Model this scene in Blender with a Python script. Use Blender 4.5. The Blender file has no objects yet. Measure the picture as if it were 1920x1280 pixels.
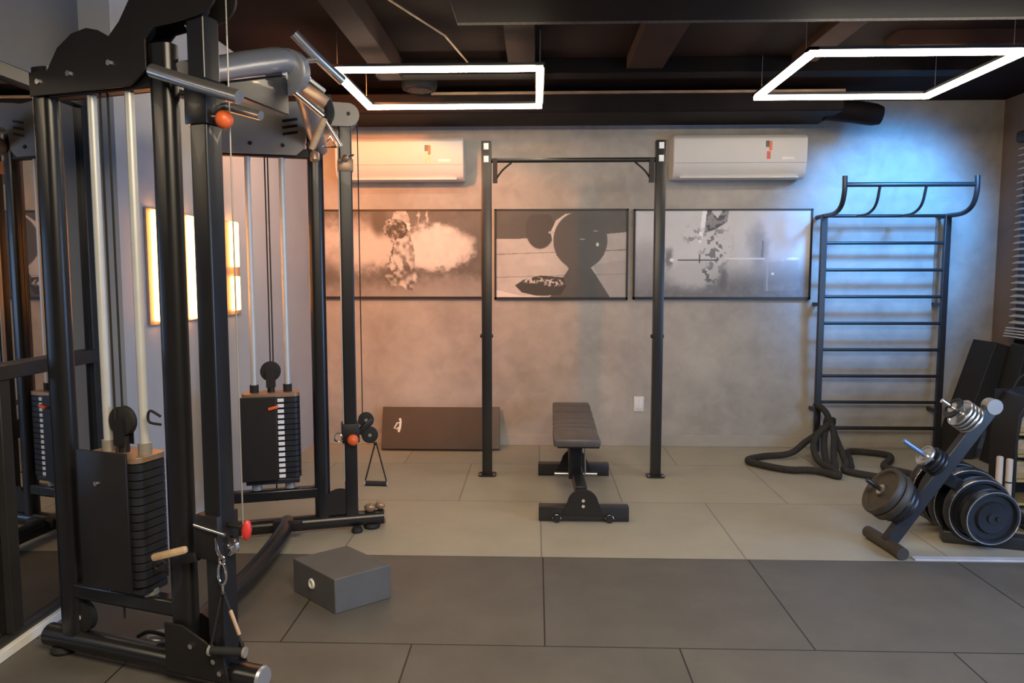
import bpy, bmesh, math, random
import numpy as np
from mathutils import Vector, Matrix
random.seed(7)
PI = math.pi
col = bpy.context.scene.collection
scene = bpy.context.scene

# ------------------------------------------------------------ camera
cd = bpy.data.cameras.new('camera'); cam = bpy.data.objects.new('camera', cd); col.objects.link(cam)
cd.sensor_width = 36.0; cd.lens = 36.0 * 1400.0 / 1920.0; cd.clip_start = 0.02
yaw = math.atan(45/1400.); pit = math.atan(125/1400.)
cam.location = (0, 0, 1.5)
cam.rotation_euler = (PI/2 - pit, 0, yaw)
scene.camera = cam

# ------------------------------------------------------------ world, exposure, large lights
w = bpy.data.worlds.new('world'); scene.world = w; w.use_nodes = True
w.node_tree.nodes['Background'].inputs[0].default_value = (0.55, 0.65, 0.85, 1)
w.node_tree.nodes['Background'].inputs[1].default_value = 0.3
scene.view_settings.view_transform = 'Standard'; scene.view_settings.look = 'None'
scene.view_settings.exposure = 0.72; scene.view_settings.gamma = 1.0
scene.view_settings.use_curve_mapping = False

def look(o, d):
    o.rotation_euler = Vector(d).normalized().to_track_quat('-Z', 'Y').to_euler()
def area(name, loc, d, sx, sy, power, color):
    l = bpy.data.lights.new(name, 'AREA'); l.shape = 'RECTANGLE'; l.size = sx; l.size_y = sy
    l.energy = power; l.color = color
    o = bpy.data.objects.new(name, l); o.location = loc; look(o, d); col.objects.link(o); return o
def spot(name, loc, target, power, color, deg, blend, r=0.04):
    l = bpy.data.lights.new(name, 'SPOT'); l.energy = power; l.color = color
    l.spot_size = math.radians(deg); l.spot_blend = blend; l.shadow_soft_size = r
    o = bpy.data.objects.new(name, l); o.location = loc; look(o, Vector(target)-Vector(loc)); col.objects.link(o); return o
LED_EMIT = 19.0
area('window_daylight', (3.7, 1.9, 1.25), (-1, 0.15, -0.22), 2.2, 1.5, 72, (0.36, 0.58, 1.0))
area('room_lamp_light', (0.3, 0.6, 2.72), (0, 0.25, -1), 2.0, 1.4, 92, (1.0, 0.83, 0.60))
spot('blue_spot', (3.15, 4.9, 2.80), (2.95, 6.5, 1.95), 350, (0.07, 0.38, 1.0), 60, 0.75, 0.22)
spot('amber_spot', (-1.70, 3.9, 2.80), (-1.25, 6.5, 1.75), 205, (1.0, 0.29, 0.06), 78, 0.9, 0.05)

# ------------------------------------------------------------ materials
def hx(h):
    h = h.lstrip('#'); c = [int(h[i:i+2], 16)/255 for i in (0, 2, 4)]
    return tuple((x/12.92 if x <= 0.04045 else ((x+0.055)/1.055)**2.4) for x in c) + (1,)
def mat(name, color, rough=0.5, metal=0.0, var=0.12, scale=8.0, bump=0.0, bscale=60.0, spec=0.5, coat=0.0):
    m = bpy.data.materials.new(name); m.use_nodes = True; nt = m.node_tree; b = nt.nodes['Principled BSDF']
    if isinstance(color, str): color = hx(color)
    color = tuple(color[:3])
    b.inputs['Roughness'].default_value = rough; b.inputs['Metallic'].default_value = metal
    b.inputs['Specular IOR Level'].default_value = spec; b.inputs['Coat Weight'].default_value = coat
    tc = nt.nodes.new('ShaderNodeTexCoord')
    n = nt.nodes.new('ShaderNodeTexNoise'); n.inputs['Scale'].default_value = scale; n.inputs['Detail'].default_value = 6
    nt.links.new(tc.outputs['Object'], n.inputs['Vector'])
    r = nt.nodes.new('ShaderNodeMapRange'); r.inputs[1].default_value = 0.3; r.inputs[2].default_value = 0.7
    r.inputs[3].default_value = 1-var; r.inputs[4].default_value = 1+var
    nt.links.new(n.outputs['Fac'], r.inputs[0])
    v = nt.nodes.new('ShaderNodeVectorMath'); v.operation = 'SCALE'; v.inputs[0].default_value = color
    nt.links.new(r.outputs[0], v.inputs['Scale']); nt.links.new(v.outputs[0], b.inputs['Base Color'])
    if bump > 0:
        n2 = nt.nodes.new('ShaderNodeTexNoise'); n2.inputs['Scale'].default_value = bscale; n2.inputs['Detail'].default_value = 4
        nt.links.new(tc.outputs['Object'], n2.inputs['Vector'])
        bp = nt.nodes.new('ShaderNodeBump'); bp.inputs['Strength'].default_value = bump; bp.inputs['Distance'].default_value = 0.01
        nt.links.new(n2.outputs['Fac'], bp.inputs['Height']); nt.links.new(bp.outputs[0], b.inputs['Normal'])
    return m
def emit(name, color, s):
    m = bpy.data.materials.new(name); m.use_nodes = True; b = m.node_tree.nodes['Principled BSDF']
    b.inputs['Base Color'].default_value = (*color, 1); b.inputs['Emission Color'].default_value = (*color, 1)
    b.inputs['Emission Strength'].default_value = s; return m

M = {}
M['black'] = mat('black_powder_coat', (0.016, 0.016, 0.018), 0.36, 0.0, 0.15, 12, spec=0.6)
M['frame'] = mat('charcoal_frame_paint', (0.010, 0.0105, 0.013), 0.33, 0.0, 0.1, 10, spec=0.5, coat=0.08)
M['plateblk'] = mat('dark_plate_paint', (0.010, 0.008, 0.008), 0.5, 0.0, 0.15, 10)
M['greyplate'] = mat('grey_parts_and_lit_plate', (0.30, 0.28, 0.25), 0.4, 0.2, 0.1, 6)  # grey for small parts; on the far top plates it paints in lamp light
M['iron'] = mat('cast_iron', (0.022, 0.024, 0.030), 0.33, 0.2, 0.2, 20)
M['brownplate'] = mat('worn_iron', (0.055, 0.045, 0.035), 0.55, 0.1, 0.25, 14)
M['steel'] = mat('brushed_steel', (0.62, 0.62, 0.62), 0.28, 0.9, 0.06, 20)
M['rod'] = mat('satin_guide_rod', (0.62, 0.64, 0.64), 0.45, 0.35, 0.04, 12)
M['chrome'] = mat('chrome', (0.8, 0.8, 0.82), 0.12, 1.0, 0.03, 20)
M['silverpaint'] = mat('silver_paint', (0.36, 0.37, 0.39), 0.35, 0.5, 0.05, 8)
M['rubber'] = mat('black_rubber', (0.012, 0.012, 0.012), 0.75, 0, 0.2, 30, 0.1, 200)
M['orange'] = mat('orange_plastic', (0.75, 0.13, 0.03), 0.4)
M['red'] = mat('red_plastic', (0.62, 0.04, 0.03), 0.35)
M['tan'] = mat('tan_foam', (0.50, 0.34, 0.20), 0.6, 0, 0.2, 20)
M['white'] = mat('white_plastic', (0.78, 0.77, 0.74), 0.4, 0, 0.02)
M['label'] = mat('white_label', (0.85, 0.86, 0.9), 0.5, 0, 0.02)
M['copper'] = mat('copper_bracket', (0.36, 0.24, 0.16), 0.4, 0.5, 0.2)
M['ac'] = mat('air_conditioner_plastic', (0.62, 0.60, 0.58), 0.4, 0, 0.01)
M['seat'] = mat('bench_vinyl', (0.095, 0.080, 0.078), 0.42, 0, 0.12, 14, 0.05, 120)
M['foam'] = mat('charcoal_foam', (0.095, 0.094, 0.094), 0.6, 0, 0.08, 10, 0.1, 150)
M['mat'] = mat('brown_black_mat', (0.034, 0.028, 0.025), 0.55, 0, 0.12, 6)
M['slab'] = mat('dark_slab', (0.014, 0.013, 0.012), 0.7, 0, 0.15, 5)
M['rope'] = mat('dark_rope', (0.030, 0.027, 0.023), 0.85, 0, 0.35, 60, 0.6, 160)
M['ceil'] = mat('ceiling_paint', (0.014, 0.007, 0.006), 0.9, 0, 0.25, 2.0, 0.15, 25, spec=0.1)
M['beam'] = mat('ceiling_beam_paint', (0.008, 0.006, 0.006), 0.6, 0, 0.25, 3, spec=0.05)
M['woodbeam'] = mat('brown_beam_paint', (0.030, 0.014, 0.010), 0.8, 0, 0.2, 3, spec=0.1)
M['duct'] = mat('duct_wrap', (0.012, 0.009, 0.009), 0.6, 0, 0.2, 5, spec=0.08)
M['grit'] = mat('perforated_steel', (0.06, 0.05, 0.05), 0.6, 0.3, 0.6, 40)
M['frame_pic'] = mat('picture_frame_black', (0.015, 0.013, 0.013), 0.4)
M['rightwall'] = mat('right_wall_paint', (0.16, 0.115, 0.09), 0.8, 0, 0.12, 2)
M['leftwall'] = mat('left_wall_paint', (0.44, 0.46, 0.50), 0.6, 0, 0.05, 2)
M['leftdark'] = mat('dark_grey_wall_paint', (0.15, 0.155, 0.17), 0.6, 0, 0.07, 2)
M['grey_dark'] = mat('mirror_frame_paint', (0.018, 0.018, 0.020), 0.4)
M['glassdark'] = mat('dark_window_glass', (0.012, 0.012, 0.016), 0.1, 0, 0.1)
M['blind'] = mat('blind_slat', (0.55, 0.54, 0.54), 0.5)
M['gold'] = mat('gold_card', (0.45, 0.33, 0.15), 0.45, 0.2, 0.2)
M['led'] = emit('led_tube', (1.0, 0.84, 0.62), LED_EMIT)
M['amber'] = emit('amber_tube', (1.0, 0.36, 0.07), 9.0)
M['base'] = mat('baseboard_paint', (0.40, 0.37, 0.33), 0.6, 0, 0.05)

def mirror_mat():
    m = mat('mirror_glass', (0.46, 0.44, 0.42), 0.015, 1.0, 0.01, 1); return m
M['mirror'] = mirror_mat()

def wall_mat():
    m = bpy.data.materials.new('burnished_concrete'); m.use_nodes = True; nt = m.node_tree; b = nt.nodes['Principled BSDF']
    N = nt.nodes.new; L = nt.links.new
    tc = N('ShaderNodeTexCoord')
    n1 = N('ShaderNodeTexNoise'); n1.inputs['Scale'].default_value = 1.1; n1.inputs['Detail'].default_value = 8; n1.inputs['Roughness'].default_value = 0.62
    n2 = N('ShaderNodeTexNoise'); n2.inputs['Scale'].default_value = 7; n2.inputs['Detail'].default_value = 8; n2.inputs['Distortion'].default_value = 0.6
    L(tc.outputs['Object'], n1.inputs['Vector']); L(tc.outputs['Object'], n2.inputs['Vector'])
    mx = N('ShaderNodeMath'); mx.operation = 'MULTIPLY_ADD'; mx.inputs[1].default_value = 0.45; L(n2.outputs['Fac'], mx.inputs[0]); L(n1.outputs['Fac'], mx.inputs[2])
    cr = N('ShaderNodeValToRGB'); e = cr.color_ramp.elements
    e[0].position = 0.5; e[0].color = (0.30, 0.275, 0.245, 1); e[1].position = 0.92; e[1].color = (0.47, 0.44, 0.40, 1)
    L(mx.outputs[0], cr.inputs[0]); L(cr.outputs[0], b.inputs['Base Color'])
    b.inputs['Roughness'].default_value = 0.62
    bp = N('ShaderNodeBump'); bp.inputs['Strength'].default_value = 0.12; bp.inputs['Distance'].default_value = 0.01
    L(n2.outputs['Fac'], bp.inputs['Height']); L(bp.outputs[0], b.inputs['Normal'])
    return m
M['wall'] = wall_mat()

def floor_mat(name, base, seam, ox, oy, bw, rh, var, rough):
    m = bpy.data.materials.new(name); m.use_nodes = True; nt = m.node_tree; b = nt.nodes['Principled BSDF']
    N = nt.nodes.new; L = nt.links.new
    tc = N('ShaderNodeTexCoord')
    mp = N('ShaderNodeMapping'); mp.inputs['Location'].default_value = (ox, oy, 0); L(tc.outputs['Object'], mp.inputs[0])
    br = N('ShaderNodeTexBrick'); br.offset = 0.5; br.inputs['Scale'].default_value = 1.0
    br.inputs['Brick Width'].default_value = bw; br.inputs['Row Height'].default_value = rh
    br.inputs['Mortar Size'].default_value = 0.004; br.inputs['Mortar Smooth'].default_value = 0.3
    c = Vector(base)
    br.inputs['Color1'].default_value = (*(c*0.96), 1); br.inputs['Color2'].default_value = (*(c*1.06), 1)
    br.inputs['Mortar'].default_value = (*seam, 1)
    L(mp.outputs[0], br.inputs['Vector'])
    n = N('ShaderNodeTexNoise'); n.inputs['Scale'].default_value = 3.0; n.inputs['Detail'].default_value = 9; n.inputs['Roughness'].default_value = 0.65
    L(tc.outputs['Object'], n.inputs['Vector'])
    r = N('ShaderNodeMapRange'); r.inputs[1].default_value = 0.3; r.inputs[2].default_value = 0.7; r.inputs[3].default_value = 1-var; r.inputs[4].default_value = 1+var
    L(n.outputs['Fac'], r.inputs[0])
    v = N('ShaderNodeVectorMath'); v.operation = 'SCALE'; L(br.outputs['Color'], v.inputs[0]); L(r.outputs[0], v.inputs['Scale'])
    L(v.outputs[0], b.inputs['Base Color']); b.inputs['Roughness'].default_value = rough
    n2 = N('ShaderNodeTexNoise'); n2.inputs['Scale'].default_value = 180; L(tc.outputs['Object'], n2.inputs['Vector'])
    ad = N('ShaderNodeMath'); ad.operation = 'MULTIPLY_ADD'; ad.inputs[1].default_value = 0.15; L(n2.outputs['Fac'], ad.inputs[0])
    inv = N('ShaderNodeMath'); inv.operation = 'SUBTRACT'; inv.inputs[0].default_value = 1; L(br.outputs['Fac'], inv.inputs[1]); L(inv.outputs[0], ad.inputs[2])
    bp = N('ShaderNodeBump'); bp.inputs['Strength'].default_value = 0.35; bp.inputs['Distance'].default_value = 0.003
    L(ad.outputs[0], bp.inputs['Height']); L(bp.outputs[0], b.inputs['Normal'])
    return m
M['floor_light'] = floor_mat('light_rubber_tiles', (0.34, 0.315, 0.25), (0.17, 0.15, 0.13), 0.51+10.85*1-0.5425*0, -3.87+0.98*4, 1.085, 0.98, 0.07, 0.5)
M['floor_dark'] = floor_mat('dark_rubber_mats', (0.098, 0.090, 0.078), (0.014, 0.013, 0.012), -0.04+10.85, -3.87+0.96*8, 1.085, 0.96, 0.16, 0.55)

# ------------------------------------------------------------ mesh helpers
class MB:
    def __init__(s): s.v = []; s.f = []
    def _add(s, vs, fs):
        k = len(s.v); s.v += [Vector(p) for p in vs]; s.f += [[i+k for i in f] for f in fs]; return s
    def box(s, c, size, rot=None, bev=0.0):
        return s.obox(c, size, rot or Matrix.Identity(3), bev)
    def obox(s, c, size, R, bev=0.0):
        c = Vector(c)
        if bev <= 0:
            vs = [c + R @ Vector((x*size[0]/2, y*size[1]/2, z*size[2]/2)) for x in (-1, 1) for y in (-1, 1) for z in (-1, 1)]
            return s._add(vs, [[0,1,3,2],[4,6,7,5],[0,4,5,1],[2,3,7,6],[0,2,6,4],[1,5,7,3]])
        bm = bmesh.new(); bmesh.ops.create_cube(bm, size=1.0)
        for v in bm.verts: v.co = Vector((v.co.x*size[0], v.co.y*size[1], v.co.z*size[2]))
        bmesh.ops.bevel(bm, geom=bm.edges[:], offset=bev, segments=2, profile=0.5, affect='EDGES')
        bm.verts.ensure_lookup_table(); bm.verts.index_update()
        s._add([c + R @ v.co for v in bm.verts], [[v.index for v in f.verts] for f in bm.faces]); bm.free(); return s
    def bar(s, p0, p1, w, h, up=(0,0,1), bev=0.0, ext=0.0):
        p0 = Vector(p0); p1 = Vector(p1); d = (p1-p0); L = d.length + 2*ext; d.normalize()
        u = Vector(up)
        if abs(d.dot(u)) > 0.99: u = Vector((0,1,0))
        side = d.cross(u).normalized(); u = side.cross(d).normalized()
        R = Matrix((side, d, u)).transposed()
        return s.obox((p0+p1)/2, (w, L, h), R, bev)
    def tube(s, pts, r, seg=12, closed=False, cap=True):
        pts = [Vector(p) for p in pts]; n = len(pts)
        rs = r if isinstance(r, (list, tuple)) else [r]*n
        T = []
        for i in range(n):
            a = pts[(i-1) % n] if (closed or i > 0) else pts[i]
            b = pts[(i+1) % n] if (closed or i < n-1) else pts[i]
            T.append((b-a).normalized())
        ref = Vector((0,0,1)) if abs(T[0].z) < 0.9 else Vector((1,0,0))
        nrm = (ref - T[0]*ref.dot(T[0])).normalized(); vs = []; fs = []
        for i in range(n):
            nrm = (nrm - T[i]*nrm.dot(T[i])).normalized(); bi = T[i].cross(nrm)
            for k in range(seg):
                a = 2*PI*k/seg; vs.append(pts[i] + (nrm*math.cos(a) + bi*math.sin(a))*rs[i])
        m = n if closed else n-1
        for i in range(m):
            for k in range(seg):
                a = i*seg+k; b = i*seg+(k+1) % seg; c = ((i+1) % n)*seg+(k+1) % seg; d = ((i+1) % n)*seg+k
                fs.append([a, b, c, d])
        if cap and not closed:
            fs.append(list(range(seg))[::-1]); fs.append([(n-1)*seg+k for k in range(seg)])
        return s._add(vs, fs)
    def cyl(s, p0, p1, r, seg=20, r2=None):
        return s.tube([p0, p1], [r, r if r2 is None else r2], seg)
    def lathe(s, prof, o, axis, seg=28):
        o = Vector(o); ax = Vector(axis).normalized()
        ref = Vector((0,0,1)) if abs(ax.z) < 0.9 else Vector((1,0,0))
        u = (ref - ax*ref.dot(ax)).normalized(); v = ax.cross(u); vs = []; fs = []; n = len(prof)
        for (r, h) in prof:
            for k in range(seg):
                a = 2*PI*k/seg; vs.append(o + ax*h + (u*math.cos(a)+v*math.sin(a))*max(r, 1e-4))
        for i in range(n-1):
            for k in range(seg):
                fs.append([i*seg+k, i*seg+(k+1) % seg, (i+1)*seg+(k+1) % seg, (i+1)*seg+k])
        fs.append(list(range(seg))[::-1]); fs.append([(n-1)*seg+k for k in range(seg)])
        return s._add(vs, fs)
    def prism(s, poly, o, ux, uy, th):
        o = Vector(o); ux = Vector(ux).normalized(); uy = Vector(uy).normalized(); nz = ux.cross(uy)
        n = len(poly)
        a = [o + ux*p[0] + uy*p[1] - nz*th/2 for p in poly]; b = [q + nz*th for q in a]
        return s._add(a+b, [list(range(n))[::-1], [n+i for i in range(n)]] + [[i, (i+1) % n, n+(i+1) % n, n+i] for i in range(n)])
    def sphere(s, c, r, seg=16, sc=(1,1,1)):
        c = Vector(c); vs = []; fs = []; R = seg//2
        for i in range(R+1):
            t = PI*i/R
            for k in range(seg):
                a = 2*PI*k/seg
                vs.append(c + Vector((math.sin(t)*math.cos(a)*sc[0], math.sin(t)*math.sin(a)*sc[1], math.cos(t)*sc[2]))*r)
        for i in range(R):
            for k in range(seg): fs.append([i*seg+k, (i+1)*seg+k, (i+1)*seg+(k+1) % seg, i*seg+(k+1) % seg])
        return s._add(vs, fs)
    def build(s, name, m, parent=None, bevel=0.0, smooth=True):
        off = Vector((0,0,0)); q = parent
        while q is not None: off += q.location; q = q.parent
        me = bpy.data.meshes.new(name); me.from_pydata([tuple(v-off) for v in s.v], [], s.f); me.validate()
        bm = bmesh.new(); bm.from_mesh(me); bmesh.ops.remove_doubles(bm, verts=bm.verts, dist=1e-5)
        bmesh.ops.recalc_face_normals(bm, faces=bm.faces); bm.to_mesh(me); bm.free()
        me.materials.append(m)
        if smooth:
            for p in me.polygons: p.use_smooth = True
            me.set_sharp_from_angle(angle=math.radians(38))
        o = bpy.data.objects.new(name, me); col.objects.link(o)
        if parent is not None: o.parent = parent
        if bevel > 0:
            b = o.modifiers.new('bevel', 'BEVEL'); b.width = bevel; b.segments = 2; b.limit_method = 'ANGLE'; b.angle_limit = math.radians(40)
        return o
def tag(o, label=None, cat=None, group=None, kind=None):
    if label: o['label'] = label
    if cat: o['category'] = cat
    if group: o['group'] = group
    if kind: o['kind'] = kind
    return o
def thing(name, loc, label, cat, group=None):
    o = bpy.data.objects.new(name, None); o.location = loc; o.empty_display_size = 0.1; col.objects.link(o)
    return tag(o, label, cat, group)
def struct(o): o['kind'] = 'structure'; return o
def smooth_path(pts, n=8, closed=False):
    P = [Vector(p) for p in pts]; out = []; N = len(P); R = range(N if closed else N-1)
    for i in R:
        p0 = P[(i-1) % N] if (closed or i > 0) else P[0]*2-P[1]
        p1 = P[i]; p2 = P[(i+1) % N]; p3 = P[(i+2) % N] if (closed or i+2 < N) else P[-1]*2-P[-2]
        for k in range(n):
            t = k/n
            out.append(0.5*((2*p1) + (p2-p0)*t + (2*p0-5*p1+4*p2-p3)*t*t + (3*p1-p0-3*p2+p3)*t**3))
    if not closed: out.append(P[-1])
    return out
def arc(cx, cy, r, a0, a1, n=10):
    return [(cx+r*math.cos(math.radians(a0+(a1-a0)*i/n)), cy+r*math.sin(math.radians(a0+(a1-a0)*i/n))) for i in range(n+1)]
def rrect(w, h, r, n=4):
    p = []
    for (cx, cy, a) in ((w/2-r, h/2-r, 0), (-w/2+r, h/2-r, 90), (-w/2+r, -h/2+r, 180), (w/2-r, -h/2+r, 270)):
        p += arc(cx, cy, r, a, a+90, n)
    return p

# ------------------------------------------------------------ the room
XL, XM, XR, YB, ZC = -1.98, -2.12, 3.90, 6.50, 2.95
YF = -2.6
struct(MB().box(((XL-0.3+XR+0.3)/2, (3.87+YB+0.2)/2, -0.05), (XR-XL+0.9, YB+0.2-3.87, 0.1)).build('floor', M['floor_light'], smooth=False))
struct(MB().box(((XL-0.3+XR+0.3)/2, (3.87+YF)/2, -0.05), (XR-XL+0.9, 3.87-YF, 0.1)).build('floor', M['floor_dark'], smooth=False))
struct(MB().box(((XL+XR)/2, YB+0.1, ZC/2), (XR-XL+0.6, 0.2, ZC)).build('wall_back', M['wall'], smooth=False))
struct(MB().box((XL-0.15, (3.52+YB)/2, ZC/2), (0.3, YB-3.52, ZC)).build('wall_left', M['leftwall'], smooth=False))
struct(MB().box((XM-0.16, (3.52+YF)/2, ZC/2), (0.3, 3.52-YF, ZC)).build('wall_left', M['leftdark'], smooth=False))
struct(MB().box((XR+0.1, (YF+YB)/2, ZC/2), (0.2, YB-YF, ZC)).build('wall_right', M['rightwall'], smooth=False))
struct(MB().box(((XL+XR)/2, YF-0.1, ZC/2), (XR-XL+0.9, 0.2, ZC)).build('wall_front', M['rightwall'], smooth=False))
struct(MB().box(((XL+XR)/2, (YF+YB)/2, ZC+0.1), (XR-XL+0.9, YB-YF+0.4, 0.2)).build('ceiling', M['ceil'], smooth=False))
struct(MB().box(((XL+XR)/2, YB-0.007, 0.05), (XR-XL, 0.014, 0.10)).build('baseboard_back', M['base'], bevel=0.003))
struct(MB().box((XM+0.03, (3.46+YF)/2, 0.020), (0.045, 3.46-YF, 0.040)).build('baseboard_left', M['white'], bevel=0.003))
struct(MB().box((2.95, 3.905, 0.004), (1.9, 0.05, 0.008)).build('trim_1', mat('grey_edge_strip', (0.5, 0.52, 0.58), 0.4), bevel=0.002))

# ceiling beams
def ceil_box(c, s, m, name='trim_2', bev=0.004): return struct(MB().box(c, s).build(name, m, bevel=bev))
ceil_box((1.75, 3.62, 2.85), (4.3, 0.44, 0.2), M['beam'], 'trim_2')                 # near cross beam
ceil_box((1.75, 3.862, 2.77), (4.3, 0.05, 0.035), M['grit'], 'trim_3')              # its perforated flange
ceil_box((-0.98, 4.2, 2.88), (0.15, 1.9, 0.14), M['woodbeam'], 'trim_4')            # lengthwise brown beam
ceil_box((0.95, 5.25, 2.90), (4.1, 0.16, 0.10), M['beam'], 'trim_5')
ceil_box((0.72, 4.6, 2.91), (0.24, 1.1, 0.08), M['woodbeam'], 'trim_6')
ceil_box((-0.10, 4.6, 2.92), (0.18, 1.1, 0.06), M['woodbeam'], 'trim_7')
ceil_box((1.75, 4.5, 2.92), (0.16, 1.2, 0.06), M['woodbeam'], 'trim_8')
ceil_box((3.0, 4.75, 2.905), (1.7, 0.22, 0.09), M['woodbeam'], 'trim_9')

# duct that runs above the air conditioners
d = thing('air_duct', (0.5, 6.1, 2.6), 'long dark ceiling duct running above both air conditioners, round end on the right', 'duct')
MB().box((0.165, 6.06, 2.80), (4.28, 0.52, 0.15)).build('duct_body', M['duct'], d, bevel=0.01)
MB().box((0.75, 5.79, 2.868), (3.1, 0.03, 0.02)).build('flange', M['copper'], d, bevel=0.003)
MB().tube(smooth_path([(2.26,6.06,2.79),(2.45,6.05,2.77),(2.68,6.04,2.735)],5), [0.085]*9+[0.083,0.07], 20).build('round_end', M['duct'], d)
k = thing('conduit', (-0.3, 4.7, 2.9), 'thin pale cable strung slanting across the dark ceiling above the left lamp', 'cable')
MB().tube([(-0.78,4.0,2.93),(-0.55,4.6,2.925),(-0.46,5.2,2.925)], 0.006, 6).build('cable_run', M['tan'], k)
k = thing('ceiling_speaker', (-0.86, 5.6, ZC), 'round dark speaker on the ceiling seen inside the left lamp frame', 'speaker')
MB().lathe([(0.12,0),(0.13,0.02),(0.13,0.08),(0.11,0.10),(0.10,0.095)], (-0.86,5.6,ZC-0.10), (0,0,1)).build('housing', M['rubber'], k)
MB().lathe([(0.09,0),(0.085,0.012)], (-0.86,5.6,ZC-0.108), (0,0,1)).build('speaker_grille', M['grit'], k)

# ------------------------------------------------------------ LED frame lamps
def led_frame(x0, x1, y0, y1, z, label):
    t = thing('ceiling_lamp', ((x0+x1)/2, (y0+y1)/2, z), label, 'ceiling lamp', 'rectangular light frames')
    wd = 0.036
    segs = [((x0,y0),(x1,y0)), ((x1,y0),(x1,y1)), ((x1,y1),(x0,y1)), ((x0,y1),(x0,y0))]
    for (a, b) in segs:
        A = Vector((a[0], a[1], z)); B = Vector((b[0], b[1], z))
        MB().bar(A, B, wd, 0.026, ext=wd/2-0.001).build('light_bar', M['led'], t)
        U = Vector((0, 0, 0.021)); MB().bar(A+U, B+U, wd*1.5, 0.016, ext=wd*0.75).build('housing', M['black'], t)  # cover shaped wider than the bar to keep its light off the ceiling
    for (x, y) in ((x0+.04,y0+.1),(x1-.04,y0+.1),(x1-.04,y1-.1),(x0+.04,y1-.1)):
        x = x0 if x < (x0+x1)/2 else x1
        MB().cyl((x,y,z+0.03), (x,y,ZC), 0.002, 6).build('hanging_wire', M['steel'], t)
    return t
led_frame(-1.20, 0.02, 4.49, 5.47, 2.70, 'glowing white rectangular light frame hanging left, above the orange-lit wall')
led_frame(1.50, 2.635, 4.24, 5.26, 2.70, 'glowing white rectangular light frame hanging right, near the blue-lit wall')

# spot lamps that colour the wall
def can(x, y, z, d, label, m):
    t = thing('spot_lamp', (x, y, ZC), label, 'spot lamp')
    d = Vector(d).normalized()
    o = Vector((x, y, z))
    MB().cyl((x, y, ZC), tuple(o - d*0.07), 0.008, 8).build('stem', M['black'], t)
    MB().lathe([(0.028,-0.10),(0.034,-0.09),(0.036,-0.02),(0.0365,-0.012)], o, d, 20).build('lamp_housing', M['black'], t)
    return t
can(3.15, 4.9, 2.80, (0, 1.6, -0.85), 'small black spot lamp above the right light frame, aimed at the wall bars', None)
can(-1.70, 3.9, 2.80, (0.6, 2.6, -1.05), 'small black spot lamp in the left ceiling corner, aimed at the orange wall', None)

# ------------------------------------------------------------ mirror on the left wall
t = thing('wall_mirror', (XM, 2.0, 0.06), 'large black-framed wall mirror behind the cable machine, on the left wall', 'mirror')
MB().box((XM+0.002, 1.6, 1.17), (0.016, 3.76, 2.20)).build('mirror_glass', M['mirror'], t, smooth=False)
f = MB(); f.box((XM+0.012, 1.6, 2.30), (0.05, 3.80, 0.06)); f.box((XM+0.012, 1.6, 0.055), (0.04, 3.80, 0.03)); f.box((XM+0.012, 3.47, 1.17), (0.04, 0.05, 2.26))
f.build('mirror_frame', M['grey_dark'], t, bevel=0.004)
MB().box((XM+0.03, 1.6, 1.12), (0.04, 3.72, 0.06)).build('rail', M['grey_dark'], t, bevel=0.004)
MB().box((XM+0.025, 2.83, 0.58), (0.035, 0.06, 1.02)).build('mullion', M['grey_dark'], t, bevel=0.004)

# amber wall light seen between the posts
t = thing('wall_light', (XL, 4.4, 1.55), 'glowing amber wall light seen between the cable machine posts', 'wall light')
MB().box((XL+0.008, 4.33, 1.54), (0.014, 1.18, 0.60)).build('backplate', mat('copper_backplate', (0.40, 0.27, 0.20), 0.5), t, bevel=0.003)
for (y, z0, z1, wd) in ((3.81,1.26,1.83,0.07), (4.19,1.25,1.83,0.06), (4.80,1.55,1.84,0.10), (4.80,1.27,1.49,0.10)):
    MB().box((XL+0.03, y, (z0+z1)/2), (0.03, wd, z1-z0), bev=0.008).build('light_tube', M['amber'], t)

# ------------------------------------------------------------ window with blind on the right wall
struct(MB().box((XR-0.01, 5.68, 1.78), (0.02, 0.98, 1.66)).build('window_1', M['glassdark'], bevel=0.002))
t = thing('window_blind', (XR, 5.68, 2.58), 'narrow slatted blind over the dark window on the right wall', 'blind')
MB().box((XR-0.06, 5.68, 2.585), (0.09, 0.98, 0.09), bev=0.02).build('head_rail', M['black'], t)
s_ = MB()
R = Matrix.Rotation(math.radians(-22), 3, 'Y')
for i in range(27): s_.obox((XR-0.06, 5.68, 2.50 - i*0.053), (0.045, 0.95, 0.0035), R)
sl = s_.build('slats', M['blind'], t)
for i in range(4): MB().box((XR-0.07, 5.68, 1.075 - i*0.022), (0.06+0.012*i, 0.96, 0.010), bev=0.003).build('gathered_slat', M['blind'], t)
for y in (5.4, 5.98): MB().cyl((XR-0.035,y,2.55),(XR-0.035,y,1.05),0.002,6).build('cord', M['white'], t)

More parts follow.
